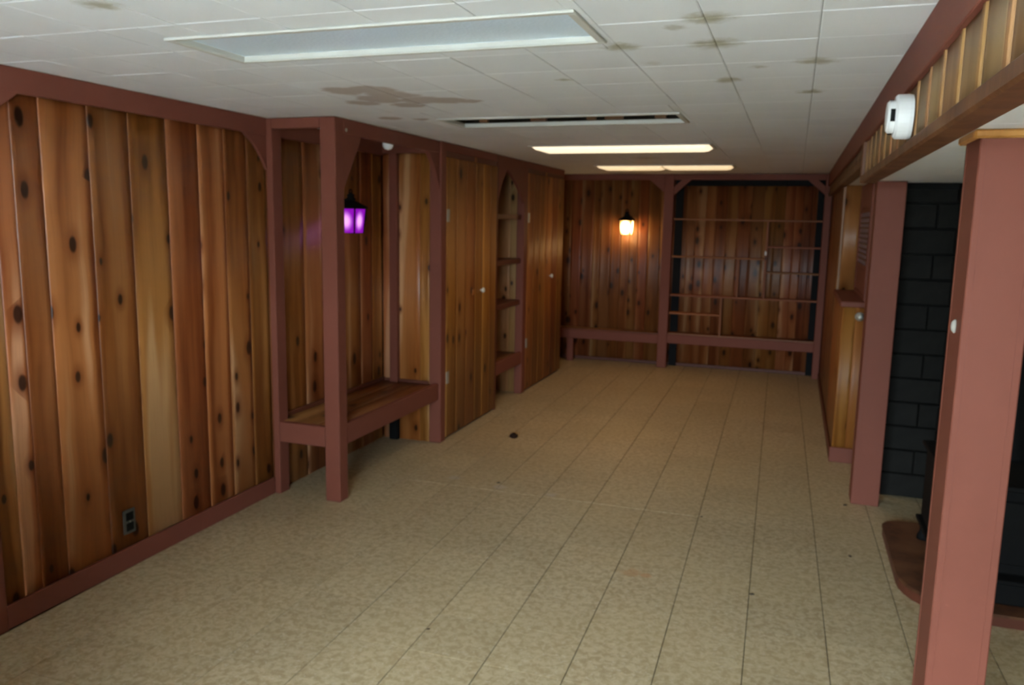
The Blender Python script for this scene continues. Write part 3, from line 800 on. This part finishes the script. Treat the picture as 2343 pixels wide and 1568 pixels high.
bs = thing('bookshelf', 'dusty rose framed wall bookshelf with staggered pine shelves on the back wall', 'bookshelf', (-0.52, 9.15, 0))
box('post', BXM0, BXM1, YB - 0.01, YB + 0.07, 0, H - 0.002, 'mauve', bs, 0.004)
box('post', BXR0, BXR1, YB - 0.01, YB + 0.07, 0, H - 0.002, 'mauve', bs, 0.004)
box('header', BXM1, BXR0, YB, YB + 0.035, 2.100, H - 0.003, 'mauve', bs)
box('rail', BXM1, BXR0, YB, YB + 0.035, 0.285, 0.385, 'mauve', bs)
box('top_strip', BXM1, BXR0, YB + 0.14, YW - 0.002, 2.045, H - 0.004, 'black_board', bs, 0)  # black strip below the header
for i in range(2):
    hplank(bs, BXM1, BXR0, YB + 0.035 + i * 0.085, YB + 0.12 + i * 0.085, 0.397, 'pine_red', 'X')
def brace_bar(par, x, z, w, h, d):
    pts = [(0, -h + 0.09), (0, -h), (d * w, 0), (d * (w - 0.10), 0)]
    link('brace', bm_mesh(poly_prism(pts, 0.03, 'Y')), 'mauve', par, (x, YB + 0.016, z))
brace_bar(bs, BXM1, 2.101, 0.185, 0.165, 1)
brace_bar(bs, BXR0, 2.101, 0.175, 0.155, -1)
box('side_board', BXM1 + 0.002, -1.208, YW - 0.03, YW - 0.004, 0.398, 2.10, 'black_board', bs, 0)
box('side_board', BXM1 + 0.002, -1.208, YW - 0.03, YW - 0.004, 0.0, 0.374, 'black_board', bs, 0)
box('side_board', 0.200, 0.330, YW - 0.03, YW - 0.004, 0.398, 2.10, 'black_board', bs, 0)
box('side_board', 0.200, 0.330, YW - 0.03, YW - 0.004, 0.0, 0.374, 'black_board', bs, 0)
SY0, SY1 = YB + 0.045, YW - 0.031
XD, XD2 = -0.285, -0.728
def shelf(x0, x1, z):
    me = board_mesh(SY1 - SY0, 0.018, x1 - x0, 0, 0.002, 1)
    m = Matrix.Rotation(math.radians(-90), 4, 'Z') @ Matrix.Rotation(math.radians(-90), 4, 'X')
    link('shelf', me, 'shelf_pine', bs, (x0, (SY0 + SY1) / 2, z + 0.012), m.to_euler())
shelf(BXM1 + 0.003, BXR0 + 0.03, 1.672)
shelf(BXM1 + 0.003, XD - 0.012, 1.257)
shelf(BXM1 + 0.003, BXR0 + 0.03, 0.825)
shelf(BXM1 + 0.003, XD2 - 0.012, 0.621)
shelf(XD + 0.012, BXR0 + 0.03, 1.390)
shelf(XD + 0.012, BXR0 + 0.03, 1.114)
for x, z0, z1 in ((XD, 0.838, 1.662), (XD2, 0.398, 0.815), (-0.567, 0.838, 1.248)):
    me = board_mesh(SY1 - SY0, 0.022, z1 - z0, 0, 0.002, 1)
    link('divider', me, 'shelf_pine', bs, (x - 0.011, (SY0 + SY1) / 2, z0), (0, 0, math.radians(-90)))
o = box('sticker', XD - 0.014, XD + 0.006, SY0 - 0.004, SY0 - 0.001, 1.305, 1.345, 'white', None, 0.001)
tag(o, 'small white sticker on the upright divider of the wall bookshelf', 'sticker')

# ------------------------------------------------------------------ lanterns
def lantern(face, pos, glow, label, s=1.0):
    """pos: point on the wall behind the lantern, at mid height of the glass"""
    x, y, z = pos
    t = thing('wall_lantern', label, 'lantern', pos)
    rz = ROT[face]
    R = Matrix.Rotation(rz, 3, 'Z')
    def put(name, me, mat, loc, par=t, rot=0.0):
        return link(name, me, mat, par, Vector(pos) + R @ Vector(loc), (0, 0, rz + rot))
    d, wt, wb, h = -0.115 * s, 0.070 * s, 0.058 * s, 0.16 * s    # half widths at top and bottom
    put('back_plate', bm_mesh(box_bm(0.075 * s, 0.012, 0.20 * s, 0.004)), 'black', (0, -0.006, 0.03))
    put('arm', bm_mesh(box_bm(0.022, 0.10 * s, 0.018, 0.003)), 'black', (0, -0.055 * s, h / 2 + 0.055 * s))
    bm = bmesh.new()                                            # hipped roof
    lo = [bm.verts.new((sx * wt * 1.15, d + sy * wt * 1.15, h / 2)) for sx, sy in ((-1, -1), (1, -1), (1, 1), (-1, 1))]
    md = [bm.verts.new((sx * wt * 1.15, d + sy * wt * 1.15, h / 2 + 0.012 * s)) for sx, sy in ((-1, -1), (1, -1), (1, 1), (-1, 1))]
    hi = [bm.verts.new((sx * 0.026 * s, d + sy * 0.026 * s, h / 2 + 0.05 * s)) for sx, sy in ((-1, -1), (1, -1), (1, 1), (-1, 1))]
    bm.faces.new(lo[::-1]); bm.faces.new(hi)
    for p, q in ((lo, md), (md, hi)):
        for i in range(4): bm.faces.new((p[i], p[(i + 1) % 4], q[(i + 1) % 4], q[i]))
    put('roof', bm_mesh(bm), 'black', (0, 0, 0))
    put('finial', bm_mesh(lathe([(0.026 * s, 0), (0.034 * s, 0.014 * s), (0.022 * s, 0.028 * s), (0.028 * s, 0.040 * s), (0.004, 0.056 * s)], 14), smooth=True), 'black', (0, d, h / 2 + 0.048 * s))
    ring = bmesh.new()
    for i in range(16):
        for k in range(6):
            a, b = 2 * math.pi * i / 16, 2 * math.pi * k / 6
            ring.verts.new(((0.016 + 0.004 * math.cos(b)) * s * math.cos(a), 0.004 * s * math.sin(b), (0.016 + 0.004 * math.cos(b)) * s * math.sin(a)))
    ring.verts.ensure_lookup_table()
    for i in range(16):
        for k in range(6):
            v = ring.verts
            ring.faces.new((v[i * 6 + k], v[((i + 1) % 16) * 6 + k], v[((i + 1) % 16) * 6 + (k + 1) % 6], v[i * 6 + (k + 1) % 6]))
    put('ring', bm_mesh(ring, smooth=True), 'black', (0, d, h / 2 + 0.108 * s))
    tl = (wt - wb) / h
    for sx, sy in ((-1, -1), (1, -1), (1, 1), (-1, 1)):          # corner bars
        bm = bmesh.new()
        q = []
        for ww, zz in ((wb, -h / 2), (wt, h / 2)):
            q.append([bm.verts.new((sx * ww + a * 0.004, d + sy * ww + b * 0.004, zz)) for a, b in ((-1, -1), (1, -1), (1, 1), (-1, 1))])
        bm.faces.new(q[0][::-1]); bm.faces.new(q[1])
        for i in range(4): bm.faces.new((q[0][i], q[0][(i + 1) % 4], q[1][(i + 1) % 4], q[1][i]))
        put('corner_bar', bm_mesh(bm), 'black', (0, 0, 0))
    for a in range(4):                                           # four glass panes, origin at pane centre
        bm = bmesh.new()
        vs = []
        for ww, zz in ((wb, -h / 2 + 0.003), (wt, h / 2 - 0.002)):
            vs.append([bm.verts.new((sx * (ww - 0.004), -(ww - 0.001) + (wt + wb) / 2 + dy, zz)) for sx, dy in ((-1, 0), (1, 0), (1, 0.003), (-1, 0.003))])
        bm.faces.new(vs[0][::-1]); bm.faces.new(vs[1])
        for i in range(4): bm.faces.new((vs[0][i], vs[0][(i + 1) % 4], vs[1][(i + 1) % 4], vs[1][i]))
        ro = a * math.pi / 2
        off = Matrix.Rotation(ro, 3, 'Z') @ Vector((0, -(wt + wb) / 2, 0))
        put('pane', bm_mesh(bm), glow, (off.x, d + off.y, 0), t, ro)
    put('bottom_plate', bm_mesh(box_bm(wb * 0.5, wb * 0.5, 0.008, 0.002)), 'black', (0, d, -h / 2 + 0.001))
    return t
lantern('E', (PLL + 0.004, 4.588, 1.607), 'glow_violet', 'black wall lantern glowing violet inside the alcove bench', 0.98)
lantern('S', (-1.826, YW, 1.570), 'glow_warm', 'black wall lantern glowing warm orange on the back wall')

# ------------------------------------------------------------------ ceiling lights
def ceiling_light(y0, y1, kind, label):
    cx, cy = (LX0 + LX1) / 2, (y0 + y1) / 2
    t = thing('ceiling_light', label, 'ceiling light', (cx, cy, H))
    dp = 0.017 if kind != 'open' else 0.12
    fw = 0.022
    for a, b, c, d in ((LX0 - fw, LX1 + fw, y0 - fw, y0), (LX0 - fw, LX1 + fw, y1, y1 + fw), (LX0 - fw, LX0, y0, y1), (LX1, LX1 + fw, y0, y1)):
        box('frame', a, b, c, d, H - 0.008, H - 0.0005, 'fixture_white', t, 0.002)
    for a, b, c, d in ((LX0, LX1, y0 + 0.0005, y0 + 0.004), (LX0, LX1, y1 - 0.004, y1 - 0.0005), (LX0, LX0 + 0.004, y0 + 0.004, y1 - 0.004), (LX1 - 0.004, LX1, y0 + 0.004, y1 - 0.004)):
        box('housing_side', a, b, c, d, H - 0.004, H + min(dp, 0.017 if kind != 'open' else 0.014), 'fixture_white', t, 0)
        if kind == 'open':
            box('cavity_side', a, b, c, d, H + 0.014, H + dp, 'dark_gap', t, 0)
    if kind == 'open':
        for k, w in ((0.10, 0.05), (0.36, 0.09), (0.60, 0.05), (0.70, 0.10), (0.90, 0.06)):
            x = LX0 + k * (LX1 - LX0)
            box('joist_end', x - w / 2, x + w / 2, y1 - 0.03, y1 - 0.0045, H + 0.016, H + dp - 0.03, 'trim_pine', t, 0.001)
        box('housing_back', LX0, LX1, y0, y1, H + dp, H + dp + 0.006, 'dark_gap', t, 0)
        for k in range(4):
            x = LX0 + 0.12 + k * (LX1 - LX0 - 0.24) / 3
            box('lath', x - 0.03, x + 0.03, y0 + 0.006, y1 - 0.006, H + dp - 0.025, H + dp - 0.002, 'trim_pine', t, 0.001)
        return t
    mat = {'off': 'lens_off', 'bright': 'lens_lit_a', 'dim': 'lens_lit_b'}[kind]
    def drop_lens(x0, x1):
        bm = bmesh.new()
        lev = []
        for ins, z in ((0.0, H + 0.004), (0.0, H - 0.006), (0.022, H - 0.024), (0.055, H - 0.032)):
            lev.append([bm.verts.new(v) for v in ((x0 + ins, y0 + ins + 0.006, z), (x1 - ins, y0 + ins + 0.006, z), (x1 - ins, y1 - ins - 0.006, z), (x0 + ins, y1 - ins - 0.006, z))])
        bm.faces.new(lev[0]); bm.faces.new(lev[-1][::-1])
        for p, q in zip(lev, lev[1:]):
            for i in range(4): bm.faces.new((p[i], p[(i + 1) % 4], q[(i + 1) % 4], q[i]))
        link('diffuser', bm_mesh(bm), mat, t)
    if kind == 'dim':
        drop_lens(LX0 + 0.006, cx - 0.004); drop_lens(cx + 0.004, LX1 - 0.006)
        box('divider', cx - 0.004, cx + 0.004, y0 + 0.03, y1 - 0.03, H - 0.020, H + 0.004, 'fixture_white', t, 0)
    elif kind == 'bright':
        drop_lens(LX0 + 0.006, LX1 - 0.006)
    else:
        box('diffuser', LX0 + 0.004, LX1 - 0.004, y0 + 0.004, y1 - 0.004, H + dp - 0.006, H + dp, mat, t, 0)
    if kind in ('bright', 'dim'):
        l = bpy.data.lights.new('tube_light', 'AREA')
        l.shape = 'RECTANGLE'; l.size, l.size_y = LX1 - LX0 - 0.14, y1 - y0 - 0.14
        l.energy = 3.7 if kind == 'bright' else 2.5
        l.color = (1.0, 0.60, 0.26) if kind == 'bright' else (1.0, 0.55, 0.22)
        l.spread = math.radians(135)
        lo = bpy.data.objects.new('tube_light', l); COL.objects.link(lo)
        lo.parent = t; lo.location = (0, 0, -0.034)
    return t
ceiling_light(*LIGHTS[0], 'off', 'unlit recessed ceiling light with a pale blue diffuser panel')
ceiling_light(*LIGHTS[1], 'open', 'recessed ceiling light with its diffuser missing and a dark inside')
ceiling_light(*LIGHTS[2], 'bright', 'brightly lit recessed ceiling light, second from the back wall')
ceiling_light(*LIGHTS[3], 'dim', 'dim amber recessed ceiling light with a bar across its middle, next to the back wall')

# ------------------------------------------------------------------ small fittings
sm = thing('smoke_detector', 'round white smoke detector on the panelled soffit', 'smoke detector', (XR - 0.006, 2.60, 1.943))
sx = XR - 0.006
link('base', bm_mesh(lathe([(0.061, 0), (0.063, 0.010), (0.062, 0.040), (0.056, 0.046)], 32, 'X')), 'white', sm, (sx, 2.60, 1.943))
link('cover', bm_mesh(lathe([(0.046, 0.044), (0.046, 0.060), (0.040, 0.066), (0.010, 0.067)], 32, 'X')), 'white', sm, (sx, 2.60, 1.943))
for k in range(3):
    a = math.pi + 2 * math.pi * k / 3
    me = bm_mesh(box_bm(0.012, 0.034, 0.004, 0))
    link('vent', me, 'black', sm, (sx - 0.053, 2.60 + 0.0452 * math.cos(a), 1.943 + 0.0452 * math.sin(a)), (a + math.pi / 2, 0, 0))

ou = thing('power_outlet', 'dark power outlet with a metal cover plate low on the pine wall', 'outlet', (PLL, 2.765, 0.217))
box('cover_plate', PLL, PLL + 0.006, 2.730, 2.800, 0.160, 0.275, 'dark_plate', ou, 0.002)
for z in (0.192, 0.242):
    rc = box('socket', PLL + 0.004, PLL + 0.009, 2.745, 2.788, z - 0.019, z + 0.019, 'black', ou, 0.002)
    for yy in (2.759, 2.773):
        box('slot', PLL + 0.0086, PLL + 0.0096, yy - 0.0015, yy + 0.0015, z - 0.005, z + 0.008, 'dark_gap', rc, 0)
link('screw', bm_mesh(lathe([(0.004, 0), (0.003, 0.002)], 10, 'X')), 'metal', ou, (PLL + 0.008, 2.766, 0.217))

def crumb(x, y, r, mat, name, label, cat, group=None, hgt=0.4, seed=1):
    rr = random.Random(seed)
    bm = bmesh.new()
    bmesh.ops.create_icosphere(bm, subdivisions=2, radius=1.0)
    for v in bm.verts:
        k = 0.75 + 0.5 * rr.random()
        v.co = Vector((v.co.x * r * k, v.co.y * r * 0.7 * k, max(0.0, v.co.z) * r * hgt * k))
    o = link(name, bm_mesh(bm), mat, None, (x, y, 0.0), (0, 0, rr.uniform(0, 3)))
    tag(o, label, cat, group)
crumb(-1.92, 5.60, 0.045, 'leaf', 'dead_leaf', 'crumpled dark dead leaf on the floor in front of the alcove closet', 'leaf', None, 0.75, 3)
for k, (x, y, r, where) in enumerate(((-1.655, 4.54, 0.014, 'in front of the alcove bench'), (-0.393, 4.422, 0.010, 'midway between the alcove bench and the hearth'),
                                      (0.365, 4.15, 0.012, 'beside the rounded end of the hearth'), (-0.077, 3.534, 0.011, 'between the rusty floor stain and the hearth'),
                                      (-1.286, 2.733, 0.008, 'out from the power outlet'), (0.385, 4.94, 0.014, 'at the foot of the rear column'))):
    crumb(x, y, r, 'grit', 'grit_crumb', 'tiny dark grit crumb on the floor ' + where, 'grit', 'grit on the floor', 0.35, 10 + k)
